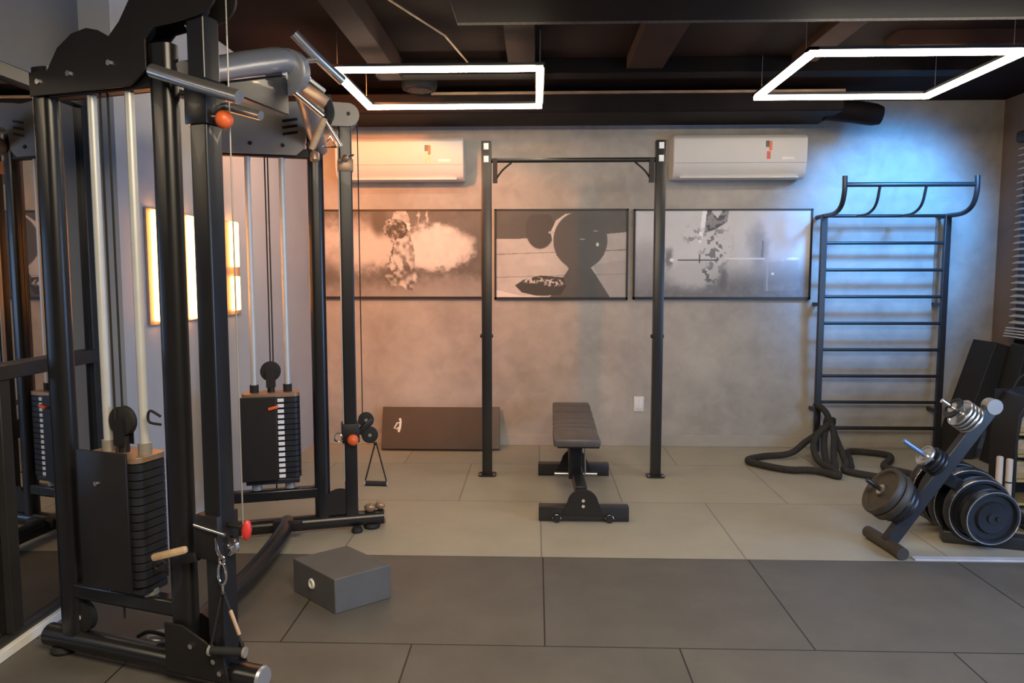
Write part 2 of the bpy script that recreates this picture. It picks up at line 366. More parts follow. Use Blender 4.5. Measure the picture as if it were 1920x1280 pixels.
# ------------------------------------------------------------ pictures (printed art painted per vertex)
def vnoise(W, H, cell, seed):
    rs = np.random.RandomState(seed); gx, gy = int(W/cell)+3, int(H/cell)+3; g = rs.rand(gy, gx)
    x = np.arange(W)/cell; y = np.arange(H)/cell; xi = x.astype(int); yi = y.astype(int)
    fx = x-xi; fy = y-yi; fx = fx*fx*(3-2*fx); fy = fy*fy*(3-2*fy)
    a = g[np.ix_(yi, xi)]; b = g[np.ix_(yi, xi+1)]; c = g[np.ix_(yi+1, xi)]; d = g[np.ix_(yi+1, xi+1)]
    return (a*(1-fx)+b*fx)*(1-fy)[:, None] + (c*(1-fx)+d*fx)*fy[:, None]
def fbm(W, H, cell, seed, o=4):
    r = 0; amp = 1; tot = 0
    for i in range(o): r = r + amp*vnoise(W, H, max(cell/2**i, 1.5), seed+i); tot += amp; amp *= 0.55
    return r/tot
def sm(a, b, x): t = np.clip((x-a)/(b-a), 0, 1); return t*t*(3-2*t)
def poly_mask(U, V, pts):
    ins = np.zeros(U.shape, bool); n = len(pts)
    for i in range(n):
        x0, y0 = pts[i]; x1, y1 = pts[(i+1) % n]
        c = ((y0 > V) != (y1 > V)) & (U < (x1-x0)*(V-y0)/((y1-y0) if y1 != y0 else 1e-9)+x0)
        ins ^= c
    return ins.astype(float)
def blob(U, V, cx, cy, rx, ry, s=0.3):
    d = np.sqrt(((U-cx)/rx)**2 + ((V-cy)/ry)**2); return 1-sm(1-s, 1+s, d)
def mixv(a, b, m): return a*(1-m)+b*m
def art_chalk(U, V, W, H):
    n = fbm(W, H, 26, 3); n2 = fbm(W, H, 9, 8, 5); n3 = fbm(W, H, 5, 15, 3); U2 = U+(n-.5)*.12+(n2-.5)*.05; V2 = V+(n2-.5)*.14
    st = vnoise(W, H, 6, 40)*.5+.5*fbm(W, H, 11, 44)
    a = 0.085+0.09*n
    a = mixv(a, 0.26+0.12*n, sm(.72, 1.0, V2)*.8)
    a = mixv(a, 0.50+0.22*(n-.5)*2, blob(U2, V2, .17, .40, .26, .27, .5))
    a = mixv(a, 0.58+0.14*n2, blob(U2, V2, .70, .42, .22, .25, .22))
    a = mixv(a, 0.60, blob(U2, V2, .36, .44, .16, .17, .5)*.85)
    a = mixv(a, 0.25+0.1*n, blob(U2, V2, .82, .88, .26, .14, .5)*.7)
    a = mixv(a, 0.09, blob(U, V, .37, .12, .05, .17, .5)); a = mixv(a, 0.12, blob(U, V, .05, .70, .07, .14, .6)*.6)
    U3 = U+(n3-.5)*.025; V3 = V+(n3-.5)*.05
    # bowed head with rough hair, shoulders and dusty clothes below it
    a = mixv(a, 0.52+.5*(n3-.5), poly_mask(U3, V3, [(.45,.02),(.48,.0),(.535,.0),(.55,.08),(.55,.16),(.49,.14),(.45,.12)])*.9)
    a = mixv(a, 0.05+0.5*np.clip(n3-.42, 0, 1)*1.6, poly_mask(U3, V3, [(.385,.24),(.40,.17),(.43,.10),(.50,.11),(.55,.16),(.55,.23),(.51,.31),(.46,.34),(.41,.29)]))
    a = mixv(a, 0.70, poly_mask(U3, V3, [(.525,.13),(.56,.15),(.558,.24),(.54,.22)])*.9); a = mixv(a, 0.55, poly_mask(U3, V3, [(.43,.11),(.445,.10),(.45,.17),(.435,.16)])*.8)
    body = poly_mask(U3, V3, [(.44,.34),(.50,.36),(.56,.28),(.58,.42),(.585,.62),(.60,.78),(.585,.88),(.54,.92),(.50,.86),(.44,.86),(.40,.80),(.42,.60),(.445,.46)])
    a = mixv(a, np.clip(0.10+1.5*np.clip(st-.36, 0, 1), 0, .65), body*.8)
    a = mixv(a, 0.62, poly_mask(U3, V3, [(.46,.50),(.505,.60),(.50,.68),(.485,.66),(.455,.56)])*.8); a = mixv(a, 0.60, poly_mask(U3, V3, [(.435,.50),(.45,.52),(.46,.68),(.445,.70),(.43,.60)])*.8)
    a = mixv(a, 0.09, poly_mask(U3, V3, [(.51,.56),(.545,.60),(.56,.68),(.52,.70)])*.8); a = mixv(a, 0.10, poly_mask(U3, V3, [(.455,.36),(.462,.37),(.45,.48),(.435,.60),(.43,.56)]))
    a = mixv(a, 0.50, blob(U3, V, .665, .07, .006, .09, .6)); a = mixv(a, 0.45, blob(U3, V, .61, .09, .005, .07, .6))
    return a
def art_bell(U, V, W, H):
    n = fbm(W, H, 20, 31); asp = W/H
    a = 0.085+0.03*n + 0*U
    floor_ = (V > 0.30+0.02*np.sin(U*3)+ (0.35-U)*0.08)
    fl = 0.48+0.14*n - 0.25*np.abs(U-.35)
    fl = fl - 0.22*(np.abs((V-.50)-(U)*-.05) < .006) - 0.2*(np.abs((V-.76)-(U)*-.04) < .005)
    a = np.where(floor_, fl, a)
    a = mixv(a, 0.075, blob(U, V, .34, .22, .11, .22, .05)*(V > .05))
    a = mixv(a, 0.085+.02*n, poly_mask(U, V, [(.56,.66),(.50,.80),(.46,.92),(.40,1.0),(.88,1.0),(.82,.86),(.76,.72),(.72,.64)]))
    a = mixv(a, 0.33, poly_mask(U, V, [(.74,.62),(1.0,.56),(1.0,1.0),(.88,1.0),(.82,.86)])*.6)
    a = mixv(a, 0.62, poly_mask(U, V, [(.44,.40),(.42,.25),(.46,.12),(.53,.05),(.66,.02),(.60,.06),(.50,.14),(.455,.28),(.46,.42)]))
    a = mixv(a, 0.10, blob(U, V, .645, .345, .205, .325, .02))
    a = mixv(a, 0.10, poly_mask(U, V, [(.46,.50),(.56,.66),(.72,.66),(.83,.50)]))
    a = mixv(a, 0.5, blob(U, V, .425, .255, .022, .014, .3)); a = mixv(a, 0.8, blob(U, V, .775, .39, .010, .02, .3))
    a = mixv(a, 0.4, blob(U, V, .66, .33, .02, .006, .4)); a = mixv(a, 0.35, blob(U, V, .76, .24, .018, .006, .4))
    a = mixv(a, 0.05, poly_mask(U, V, [(.15,.85),(.22,.78),(.34,.74),(.52,.76),(.54,.86),(.50,.96),(.32,.97),(.20,.93)]))
    a = mixv(a, 0.55, (blob(U, V, .29, .79, .08, .035, .3)*(fbm(W,H,5,77) > .5))+(blob(U, V, .44, .82, .08, .04, .3)*(fbm(W,H,4,78) > .56)))
    a = mixv(a, 0.75, poly_mask(U, V, [(.0,.90),(.20,.97),(.34,.97),(.34,1.0),(.0,1.0)])*.8)
    return a
def art_bar(U, V, W, H):
    n = fbm(W, H, 26, 51); n2 = fbm(W, H, 7, 58); U2 = U+(n-.5)*.08; V2 = V+(n2-.5)*.08
    a = 0.60+0.12*n
    a = mixv(a, 0.16+0.10*n2, sm(.52, .88, V2+(U-.5)*.16))
    a = mixv(a, 0.55, blob(U2, V2, .33, .72, .13, .16, .4)*.9)
    a = mixv(a, 0.22+.1*n2, blob(U2, V2, .05, .68, .10, .30, .6)*.7)
    a = mixv(a, 0.12, blob(U2, V2, .19, .55, .03, .12, .5)*.8)
    a = mixv(a, 0.20, blob(U2, V2, .70, .42, .05, .24, .6)*.6)
    a = mixv(a, 0.20, poly_mask(U, V, [(.725,.35),(.735,.35),(.735,.54),(.72,.54)])*.8)
    a = mixv(a, 0.28+.08*n2, poly_mask(U, V, [(.74,.60),(.93,.56),(.95,.9),(.74,.92)])*.35)
    a = mixv(a, 0.5, poly_mask(U, V, [(.755,.56),(.765,.56),(.765,.92),(.755,.92)])*.5)
    a = mixv(a, 0.10+.2*(n2 > .55), poly_mask(U, V, [(.41,0),(.43,.0),(.47,.10),(.50,0),(.535,0),(.525,.14),(.46,.22),(.40,.26)]))
    a = mixv(a, 0.95, poly_mask(U, V, [(.385,0),(.41,0),(.395,.25),(.375,.38),(.365,.36)]))
    a = mixv(a, 0.22, (n2 > .60)*blob(U, V, .46, .42, .08, .25, .5)); a = mixv(a, 0.3, (n2 > .60)*blob(U, V, .33, .28, .05, .09, .5))
    a = mixv(a, 0.16, (n2 > .50)*blob(U2, V, .43, .76, .06, .12, .4)); a = mixv(a, 0.14, blob(U2, V, .50, .78, .025, .13, .5)*.8)
    a = mixv(a, 0.05, ((np.abs(V-.565) < .007) & (U > .25) & (U < .48)).astype(float)); a = mixv(a, 0.92, blob(U, V, .215, .565, .012, .02, .3))
    a = mixv(a, 0.88, ((np.abs(V-.548) < .011) & (U > .52) & (U < .74)).astype(float)*.7)
    a = mixv(a, 0.9, blob(U, V, .90, .55, .035, .014, .3)); a = mixv(a, 0.85, blob(U, V, .79, .72, .008, .014, .4))
    a = mixv(a, 0.05, ((np.abs(U-.372) < .004) & (V > .50) & (V < .60)).astype(float))
    return a
def picture(x0, x1, z0, z1, fn, tint, label):
    t = thing('framed_picture', ((x0+x1)/2, YB, z0), label, 'picture', 'wide photographs on the back wall')
    y = YB-0.018
    fr = MB(); b = 0.022
    for (a0, a1, c0, c1) in ((x0,x1,z1-b*.6,z1),(x0,x1,z0,z0+b),(x0,x0+b*.7,z0,z1),(x1-b*.7,x1,z0,z1)):
        fr.box(((a0+a1)/2, YB-0.014, (c0+c1)/2), (a1-a0, 0.028, c1-c0))
    fr.build('picture_frame', M['frame_pic'], t)
    W = 300; H = int(W*(z1-z0)/(x1-x0))
    U, V = np.meshgrid((np.arange(W))/(W-1), (np.arange(H))/(H-1))
    a = np.clip(fn(U, V, W, H), 0.01, 0.95)
    vs = [(x0+.008+(x1-x0-.016)*u, y, z1-.006-(z1-z0-.016)*v) for u, v in zip(U.ravel(), V.ravel())]
    off = t.location
    fs = [(r*W+c, (r+1)*W+c, (r+1)*W+c+1, r*W+c+1) for r in range(H-1) for c in range(W-1)]
    me = bpy.data.meshes.new('print'); me.from_pydata([(p[0]-off.x, p[1]-off.y, p[2]-off.z) for p in vs], [], fs)
    ca = me.color_attributes.new('ink', 'FLOAT_COLOR', 'POINT')
    A = a.ravel(); rgba = np.stack([A*tint[0], A*tint[1], A*tint[2], np.ones_like(A)], 1).astype(np.float32)
    ca.data.foreach_set('color', rgba.ravel())
    m = bpy.data.materials.get('printed_canvas')
    if m is None:
        m = bpy.data.materials.new('printed_canvas'); m.use_nodes = True; nt = m.node_tree
        at = nt.nodes.new('ShaderNodeAttribute'); at.attribute_name = 'ink'
        nt.links.new(at.outputs['Color'], nt.nodes['Principled BSDF'].inputs['Base Color']); nt.nodes['Principled BSDF'].inputs['Roughness'].default_value = 0.5
    me.materials.append(m)
    o = bpy.data.objects.new('print', me); col.objects.link(o); o.parent = t
picture(-1.89, -0.455, 1.290, 2.062, art_chalk, (1.0, .93, .88), 'wide photo of a chalk-dusted athlete in a white cloud, left of the left rack post')
picture(-0.36, 0.789, 1.285, 2.062, art_bell, (1.0, .95, .92), 'wide photo of a round black kettlebell on a pale floor, between the rack posts')
picture(0.833, 2.345, 1.288, 2.058, art_bar, (.97, .96, 1.0), 'wide pale photo of a barbell in bright haze, right of the right rack post')

# ------------------------------------------------------------ air conditioners
def aircon(x0, x1, z0, z1, label, sticker):
    t = thing('air_conditioner', ((x0+x1)/2, YB, z0), label, 'air conditioner', 'wall air conditioners')
    yb, yf = YB, 6.28; h = z1-z0
    prof = [(yb,z0+.01),(yb-.12,z0),(yf+.06,z0+.01),(yf+.02,z0+.05),(yf,z0+.12),(yf,z1-.03),(yf+.03,z1),(yb,z1)]
    MB().prism([(p[0]-yb, p[1]) for p in prof], ((x0+x1)/2, yb, 0), (0,1,0), (0,0,1), x1-x0).build('casing', M['ac'], t, bevel=0.008)
    R_ = Matrix.Rotation(math.radians(28), 3, 'X')
    MB().obox(((x0+x1)/2, yf+0.045, z0+0.020), (x1-x0-0.12, 0.055, 0.006), R_).build('air_flap', M['white'], t, bevel=0.002)
    MB().box(((x0+x1)/2, yf-0.0015, z0+0.125), (x1-x0-0.02, 0.003, 0.004)).build('panel_seam', mat('seam_grey', (.35,.34,.33), .6), t)
    sx, sz = sticker
    a = MB().box((sx-0.012, yf-0.002, sz+0.045), (0.030, 0.004, 0.05)).build('energy_label', M['black'], t)
    MB().box((sx+0.012, yf-0.003, sz+0.03), (0.022, 0.004, 0.075)).build('energy_label', M['orange'], t)
    MB().box((sx-0.002, yf-0.003, sz-0.045), (0.028, 0.004, 0.06)).build('energy_label', M['red'] if x0 > 0 else M['copper'], t)
    MB().box((x1-0.16, yf-0.002, z0+0.16), (0.10, 0.003, 0.022)).build('maker_strip', M['white'], t)
    return t
aircon(-1.68, -0.605, 2.285, 2.635, 'wide white air conditioner lit orange, high on the wall at left', (-0.90, 2.50))
aircon(1.125, 2.215, 2.29, 2.645, 'wide white air conditioner at right, high on the wall beside the right rack post', (1.90, 2.52))

# wall switch
t = thing('wall_socket', (0.915, YB, 0.37), 'small white socket plate on the back wall beside the right rack post', 'socket')
MB().box((0.902, YB-0.005, 0.375), (0.088, 0.010, 0.132), bev=0.003).build('cover_plate', M['white'], t)
for x in (0.884, 0.920): MB().box((x, YB-0.011, 0.375), (0.026, 0.004, 0.075), bev=0.001).build('rocker', M['label'], t)

# ------------------------------------------------------------ pull-up rack
t = thing('pull_up_rack', (0.27, 5.5, 0), 'tall black two-post pull-up rack bolted in front of the pictures', 'rack')
for x in (-0.362, 0.893):
    p = MB().box((x, 5.5, 1.23), (0.072, 0.072, 2.46), bev=0.004).build('post', M['black'], t)
    q = MB().prism(rrect(0.135, 0.12, 0.03), (x, 5.5, 0.005), (1,0,0), (0,1,0), 0.010).build('base_plate', M['black'], t)
    for sx in (-1, 1): MB().cyl((x+sx*0.052, 5.46, 0.01), (x+sx*0.052, 5.46, 0.018), 0.008, 8).build('bolt', M['steel'], q)
    for z in (2.42, 2.33): MB().box((x, 5.462, z), (0.035, 0.004, 0.045), bev=0.001).build('hole_cover', M['label'], p)
    MB().cyl((x-0.05, 5.5, 1.05), (x+0.045, 5.5, 1.05), 0.014, 12).build('lock_pin', M['black'], p)
MB().cyl((-0.33, 5.5, 2.325), (0.86, 5.5, 2.325), 0.017, 16).build('pull_up_bar', M['black'], t)
for (x, s) in ((-0.33, 1), (0.86, -1)):
    g = MB(); g.box((x+s*0.03, 5.5, 2.25), (0.032, 0.05, 0.17)); g.tube(smooth_path([(x+s*.03,5.5,2.18),(x+s*.08,5.5,2.25),(x+s*.15,5.5,2.31)],5), 0.007, 8)
    g.build('bracket', M['plateblk'], t)

# ------------------------------------------------------------ wall bars
t = thing('wall_bars', (2.9, 6.4, 0), 'tall black climbing wall bars with curved pull-up horns in the blue light', 'wall bars')
LX, RX, LY = 2.388, 3.395, 6.34
for x in (LX, RX):
    MB().bar((x, LY, 0.0), (x, LY, 1.995), 0.05, 0.035, up=(0,1,0)).build('upright', M['black'], t, bevel=0.004)
for i in range(9):
    z = 1.985 if i == 0 else 1.985 - 0.2225*i
    MB().cyl((LX-0.01, LY, z), (RX+0.01, LY, z), 0.0135 if i < 8 else 0.016, 12).build('rung', M['black'], t)
for (x, s) in ((LX, -1), (RX, 1)):
    o = 0.03*s
    MB().tube(smooth_path([(x+o*0-.0, YB, 1.985),(x, 6.30, 1.985),(x, 6.12, 1.99),(x, 6.0, 2.04),(x, 5.95, 2.14),(x, 5.95, 2.262)], 6), 0.019, 12).build('pull_up_horn', M['black'], t)
MB().cyl((LX, 5.95, 2.195), (RX, 5.95, 2.195), 0.018, 14).build('pull_up_bar', M['black'], t)
for f_ in (0.27, 0.62):
    x = LX + (RX-LX)*f_
    MB().tube(smooth_path([(x,6.34,1.985),(x,6.14,1.99),(x,6.01,2.05),(x,5.95,2.19)], 6), 0.011, 10).build('cross_strut', M['black'], t)
MB().bar((RX, YB-0.01, 1.25), (RX, YB-0.01, 1.98), 0.03, 0.02, up=(0,1,0)).build('upright_shadow', M['greyplate'], t)  # grey strip standing in for the right upright's shadow on the wall
for x in (LX, RX):
    for z in (0.35, 1.25): MB().box((x, (LY+YB)/2, z), (0.03, YB-LY, 0.03)).build('wall_bracket', M['black'], t)

# ------------------------------------------------------------ battle rope
t = thing('battle_rope', (2.3, 5.9, 0), 'thick dark battle rope looped round the wall bars and lying on the floor', 'rope')
pts = [(2.34,6.28,0.43),(2.42,6.24,0.36),(2.44,6.22,0.27),(2.36,6.15,0.22),(2.22,6.12,0.13),(2.07,6.05,0.05),(1.85,6.03,0.03),(1.70,5.92,0.03),
       (1.72,5.80,0.03),(1.9,5.62,0.03),(2.05,5.60,0.032),(2.14,5.56,0.032),(2.21,5.46,0.03),(2.24,5.50,0.03),(2.27,5.80,0.05),(2.36,6.10,0.16),(2.44,6.24,0.27)]
MB().tube(smooth_path(pts, 8), 0.026, 12).build('rope_strand', M['rope'], t)
pts = [(2.46,6.24,0.28),(2.44,6.10,0.20),(2.34,5.84,0.08),(2.26,5.62,0.04),(2.20,5.78,0.06),(2.25,6.02,0.14),(2.38,6.18,0.24)]
MB().tube(smooth_path(pts, 8), 0.026, 12).build('rope_strand', M['rope'], t)
pts = [(2.47,6.26,0.27),(2.46,6.10,0.16),(2.40,5.75,0.05),(2.34,5.62,0.03),(2.44,5.48,0.03),(2.62,5.36,0.03),(2.80,5.36,0.03),(2.78,5.52,0.03),(2.68,5.72,0.03),(2.86,6.0,0.03),(2.86,6.14,0.03),
       (2.62,6.22,0.03),(2.50,5.92,0.03),(2.42,5.70,0.03)]
MB().tube(smooth_path(pts, 8), 0.026, 12).build('rope_strand', M['rope'], t)
MB().lathe([(0.03,-.05),(0.045,-.04),(0.05,0),(0.045,.04),(0.03,.05)], (2.455,6.24,0.27), (0.2,0.1,1)).build('rope_binding', M['rubber'], t)

# ------------------------------------------------------------ exercise bench
t = thing('exercise_bench', (0.29, 5.1, 0), 'flat padded dark exercise bench standing between the rack posts', 'bench')
pads = [(4.69,5.03),(5.045,5.18),(5.195,5.34),(5.355,5.60),(5.615,5.86),(5.875,6.09)]
s_ = MB()
for (a, b) in pads: s_.box((0.262+0.02*((a+b)/2-4.69), (a+b)/2, 0.43), (0.300, b-a, 0.055), bev=0.016)
s_.build('seat_pad', M['seat'], t)
MB().box((0.275, 5.39, 0.398), (0.27, 1.34, 0.014)).build('pad_board', M['plateblk'], t, bevel=0.003)
MB().bar((0.285, 4.56, 0.15), (0.285, 5.46, 0.12), 0.075, 0.075).build('spine', M['black'], t, bevel=0.005)
MB().bar((0.265, 4.98, 0.14), (0.265, 4.86, 0.395), 0.085, 0.07, up=(0,1,0)).build('seat_support', M['black'], t, bevel=0.005)
MB().bar((0.275, 5.44, 0.12), (0.275, 5.62, 0.395), 0.07, 0.06, up=(0,1,0)).build('seat_support', M['black'], t, bevel=0.005)
for (y, x0, x1) in ((4.49, 0.02, 0.57), (5.53, 0.02, 0.548)):
    MB().box(((x0+x1)/2, y, 0.047), (x1-x0, 0.075, 0.09), bev=0.004).build('foot_bar', M['black'], t)
    MB().prism([(-0.13,0)]+[(0.13,0)]+arc(0,0.07,0.095,10,170,14), (0.288, y-0.043, 0.04), (1,0,0), (0,0,1), 0.010).build('gusset', M['plateblk'], t, bevel=0.002)
for z in (0.10, 0.135): MB().cyl((0.29, 4.445, z), (0.29, 4.435, z), 0.010, 12).build('bolt', M['chrome'], t)
for x in (0.13, 0.45):
    wh = MB().cyl((x, 4.452, 0.020), (x, 4.425, 0.020), 0.020, 18).build('wheel', M['rubber'], t)
    MB().tube([(x+0.024*math.cos(a), 4.436, 0.022+0.024*math.sin(a)) for a in [PI*i/10 for i in range(11)]], 0.004, 8).build('wheel_guard', M['chrome'], wh)
MB().cyl((0.13, 5.02, 0.145), (0.42, 5.02, 0.145), 0.011, 12).build('handle_rod', M['steel'], t)
for s in (-1, 1): MB().tube([(0.285+s*0.045, 4.92, 0.36),(0.285+s*0.052, 5.0, 0.15)], 0.006, 8).build('support_stay', M['steel'], t)

# ------------------------------------------------------------ foam box with round white mark
t = thing('foam_box', (-0.91, 3.375, 0), 'low grey foam jump box with a round white mark on its left side', 'foam box')
A = Vector((-0.886,3.163,0)); B = Vector((-1.150,3.403,0)); D = Vector((-0.671,3.341,0)); Cc = B + (D-A)
bm_ = MB(); z0, z1 = 0.0, 0.160
bm_._add([p+Vector((0,0,z)) for z in (z0, z1) for p in (A, D, Cc, B)], [[3,2,1,0],[4,5,6,7],[0,1,5,4],[1,2,6,5],[2,3,7,6],[3,0,4,7]])
bm_.build('foam_block', M['foam'], t, bevel=0.004)
e = (B-A).normalized(); nn = e.cross(Vector((0,0,1))).normalized()
if nn.dot(-A) < 0: nn = -nn
c = A + e*0.19 + Vector((0,0,0.085)) + nn*0.0012
ring = [(0.026*math.cos(2*PI*i/28)*1.0, 0.024*math.sin(2*PI*i/28)) for i in range(28)]
MB().tube([c + e*0.017*math.cos(2*PI*i/28) + Vector((0,0,0.018*math.sin(2*PI*i/28))) + nn*0.0 for i in range(28)], 0.0075, 8, closed=True).build('round_mark', M['white'], t)
MB().bar(c+Vector((0,0,-.004)), c+Vector((0,0,.010)), 0.006, 0.004, up=nn).build('mark_stem', M['white'], t)

# ------------------------------------------------------------ mats leaning on the back wall
th = math.atan2(0.165, 0.33); ux = Vector((1,0,0)); uy = Vector((0, 0.20, 0.335)).normalized()
t = thing('exercise_mat', (-0.87, 6.25, 0), 'wide dark mat with a white logo leaning on the back wall behind the left post', 'mat')
MB().prism([(-1.318,0),(-0.40,0),(-0.385,0.385),(-1.338,0.385)], (0, 6.245, 0.012), ux, uy, 0.025).build('mat_body', M['mat'], t, bevel=0.004)
g = MB(); o = Vector((0,6.245,0.012)); nv = ux.cross(uy)*-1
if nv.y > 0: nv = -nv
o = o + nv*0.0135
def L2(pts, r=0.010):
    g.tube([o+ux*a+uy*b for a, b in pts], r, 8)
L2([(-1.180,.275),(-1.172,.25),(-1.172,.19),(-1.182,.150)], .011); L2([(-1.172,.235),(-1.20,.235),(-1.222,.185),(-1.20,.178),(-1.175,.20)], .008)
g.build('logo', M['white'], t)
t = thing('exercise_mat', (-0.34, 6.3, 0), 'narrow end of a second dark grey mat showing right of the left rack post', 'mat')
MB().prism([(-0.38,0),(-0.305,0),(-0.315,0.385),(-0.38,0.385)], (0, 6.27, 0.012), ux, uy, 0.03).build('mat_body', M['foam'], t, bevel=0.004)

# ------------------------------------------------------------ slabs leaning in the right corner
def lean(x0, x1, y0, y1, h, thk, label):
    t = thing('foam_slab', (x0, (y0+y1)/2, 0), label, 'foam slab')
    L = math.hypot(x1-x0, h); u = Vector((x1-x0, 0, h)).normalized(); n = Vector((u.z, 0, -u.x))
    o = Vector((x0, (y0+y1)/2, 0))
    MB().prism([(0,0),(L,0),(L,thk),(0.0,thk)], o, u, n, y1-y0).build('slab_body', M['slab'], t, bevel=0.006)
lean(3.41, 3.70, 6.10, 6.42, 0.96, 0.15, 'thick dark foam slab leaning on the right wall behind the plate rack')
lean(3.60, 3.80, 5.88, 6.08, 0.95, 0.06, 'thinner dark slab leaning on the right wall below the blind')

# ------------------------------------------------------------ plate rack and plates
t = thing('plate_rack', (2.4, 4.03, 0), 'black A-shaped weight plate rack at the right edge of the light floor', 'plate rack')
LF = Vector((1.925,4.03,0.045)); TP = Vector((2.44,4.03,0.80)); dl = (TP-LF).normalized(); pl = Vector((-dl.z,0,dl.x))
MB().tube([(1.905,4.23,0.035),(1.912,4.12,0.038),(1.925,4.0,0.038),(1.935,3.88,0.035)], 0.034, 14).build('foot', M['brownplate'], t)
MB().bar(LF, TP, 0.075, 0.05, up=(0,1,0)).build('upright', M['black'], t, bevel=0.006)
MB().cyl(TP-Vector((0,0.03,0)), TP+Vector((0,0.03,0)), 0.042, 18).build('end_cap', M['greyplate'], t)
JM = LF+dl*0.46
MB().bar(JM+Vector((0,.03,0)), (2.90,4.44,0.05), 0.07, 0.05, up=(0,1,0)).build('rear_leg', M['black'], t, bevel=0.006)
MB().tube([(2.90,4.50,0.035),(2.90,4.30,0.035)], 0.034, 14).build('foot', M['black'], t)
MB().bar((2.30,4.20,0.035), (3.0,3.98,0.035), 0.09, 0.07, bev=0.008).build('base_beam', M['black'], t)
MB().cyl((2.72,4.03,0.06), (2.72,4.03,0.085), 0.012, 10).build('bolt', M['chrome'], t)
MB().bar((2.44,4.20,0.035),(2.44,4.6,0.035),0.05,0.05).build('base_beam', M['black'], t, bevel=0.005)
MB().bar((2.44,4.58,0.03),(2.44,4.58,0.24),0.05,0.05,up=(0,1,0)).build('peg_post', M['black'], t, bevel=0.005)
pegs = [(0.215, 0.30, 'steelblk'), (0.50, 0.27, 'blue'), (0.79, 0.235, 'chrome')]
M['bluepeg'] = mat('blue_steel_peg', (0.16, 0.27, 0.50), 0.3, 0.4)
for (s, L, kx) in pegs:
    b0 = LF+dl*s
    MB().cyl(b0, b0+pl*L, 0.0125, 14).build('plate_peg', {'steelblk': M['black'], 'blue': M['bluepeg'], 'chrome': M['chrome']}[kx], t)
MB().cyl((2.45,4.58,0.225),(2.485,3.98,0.195),0.014,14).build('plate_peg', M['black'], t)
def wplate(c, ax, r, th, m, label, group, rim=0.84, hub=0.26, hm=None):
    t = thing('weight_plate', c, label, 'weight plate', group)
    c = Vector(c); ax = Vector(ax).normalized()
    h = th/2
    MB().lathe([(0.016,-h*.7),(r*hub,-h*.9),(r*hub*1.1,-h*.35),(r*rim*.94,-h*.35),(r*rim,-h),(r*.97,-h),(r,-h*.6),(r,h*.6),(r*.97,h),(r*rim,h),(r*rim*.94,h*.35),(r*hub*1.1,h*.35),(r*hub,h*.9),(0.016,h*.7)], c, ax, 40).build('disc', m, t)
    MB().lathe([(0.018,-h-.001),(0.030,-h-.001),(0.030,h+.001),(0.018,h+.001)], c, ax, 20).build('hub_ring', hm or M['steel'], t)
    return t
ZUP = Vector((0,0,1))
G = 'weight plates on the A-shaped rack'
# bottom peg
b0 = LF+dl*0.215
for i, (off, r, thk, m, lb) in enumerate([(0.060,.112,.026,M['iron'],'steel-edged iron plate nearest the upright on the lowest slanted peg'),
        (0.093,.122,.026,M['iron'],'second iron plate from the upright on the lowest slanted peg'),
        (0.140,.140,.042,M['brownplate'],'third plate from the upright, thick and brown, on the lowest slanted peg'),
        (0.190,.140,.042,M['brownplate'],'outermost thick brown plate on the lowest slanted peg')]):
    wplate(b0+pl*off, pl, r, thk, m, lb, G)
b0 = LF+dl*0.50
for i, (off, lb) in enumerate([(0.045,'small iron plate against the upright on the peg with the blue tip'),(0.068,'second small iron plate on the peg with the blue tip'),(0.091,'third small iron plate on the peg with the blue tip'),(0.125,'outermost small iron plate on the peg with the blue tip')]):
    wplate(b0+pl*off, pl, 0.072 if i < 3 else 0.06, 0.018, M['iron'] if i < 3 else M['steel'], lb, G)
b0 = LF+dl*0.79
for i, (off, lb) in enumerate([(0.045,'chrome-rimmed small plate nearest the upright on the topmost peg'),(0.068,'second chrome-rimmed small plate on the topmost peg'),(0.091,'third chrome-rimmed small plate on the topmost peg'),(0.114,'fourth chrome-rimmed small plate on the topmost peg'),(0.160,'smallest outermost plate on the topmost peg')]):
    wplate(b0+pl*off, pl, 0.080 if i < 4 else 0.062, 0.013, M['steel'] if i < 4 else M['iron'], lb, G)
for i, (y, r, lb) in enumerate([(4.02,.152,'front black bumper plate of the stack on the low peg, facing the room'),(4.13,.185,'second bumper plate from the front on the low peg'),(4.245,.205,'third bumper plate from the front on the low peg'),(4.36,.205,'fourth bumper plate from the front on the low peg'),(4.475,.205,'rearmost bumper plate on the low peg')]):
    f_ = (4.58-y)/.6
    c_ = Vector((2.44+.02*f_, y, .225-.03*f_)); ax_ = Vector((.058,-1,-.05)).normalized()
    w_ = wplate(c_, ax_, r, 0.06, M['iron'], lb, 'bumper plates on the low peg', rim=0.86, hub=0.55, hm=M['black'])
    u_ = ax_.cross(ZUP).normalized(); v_ = u_.cross(ax_)
    MB().tube([c_+ax_*.029+(u_*math.cos(a)+v_*math.sin(a))*r*.955 for a in [2*PI*q/48 for q in range(48)]], .0035, 6, closed=True).build('rim_ring', M['steel'], w_)

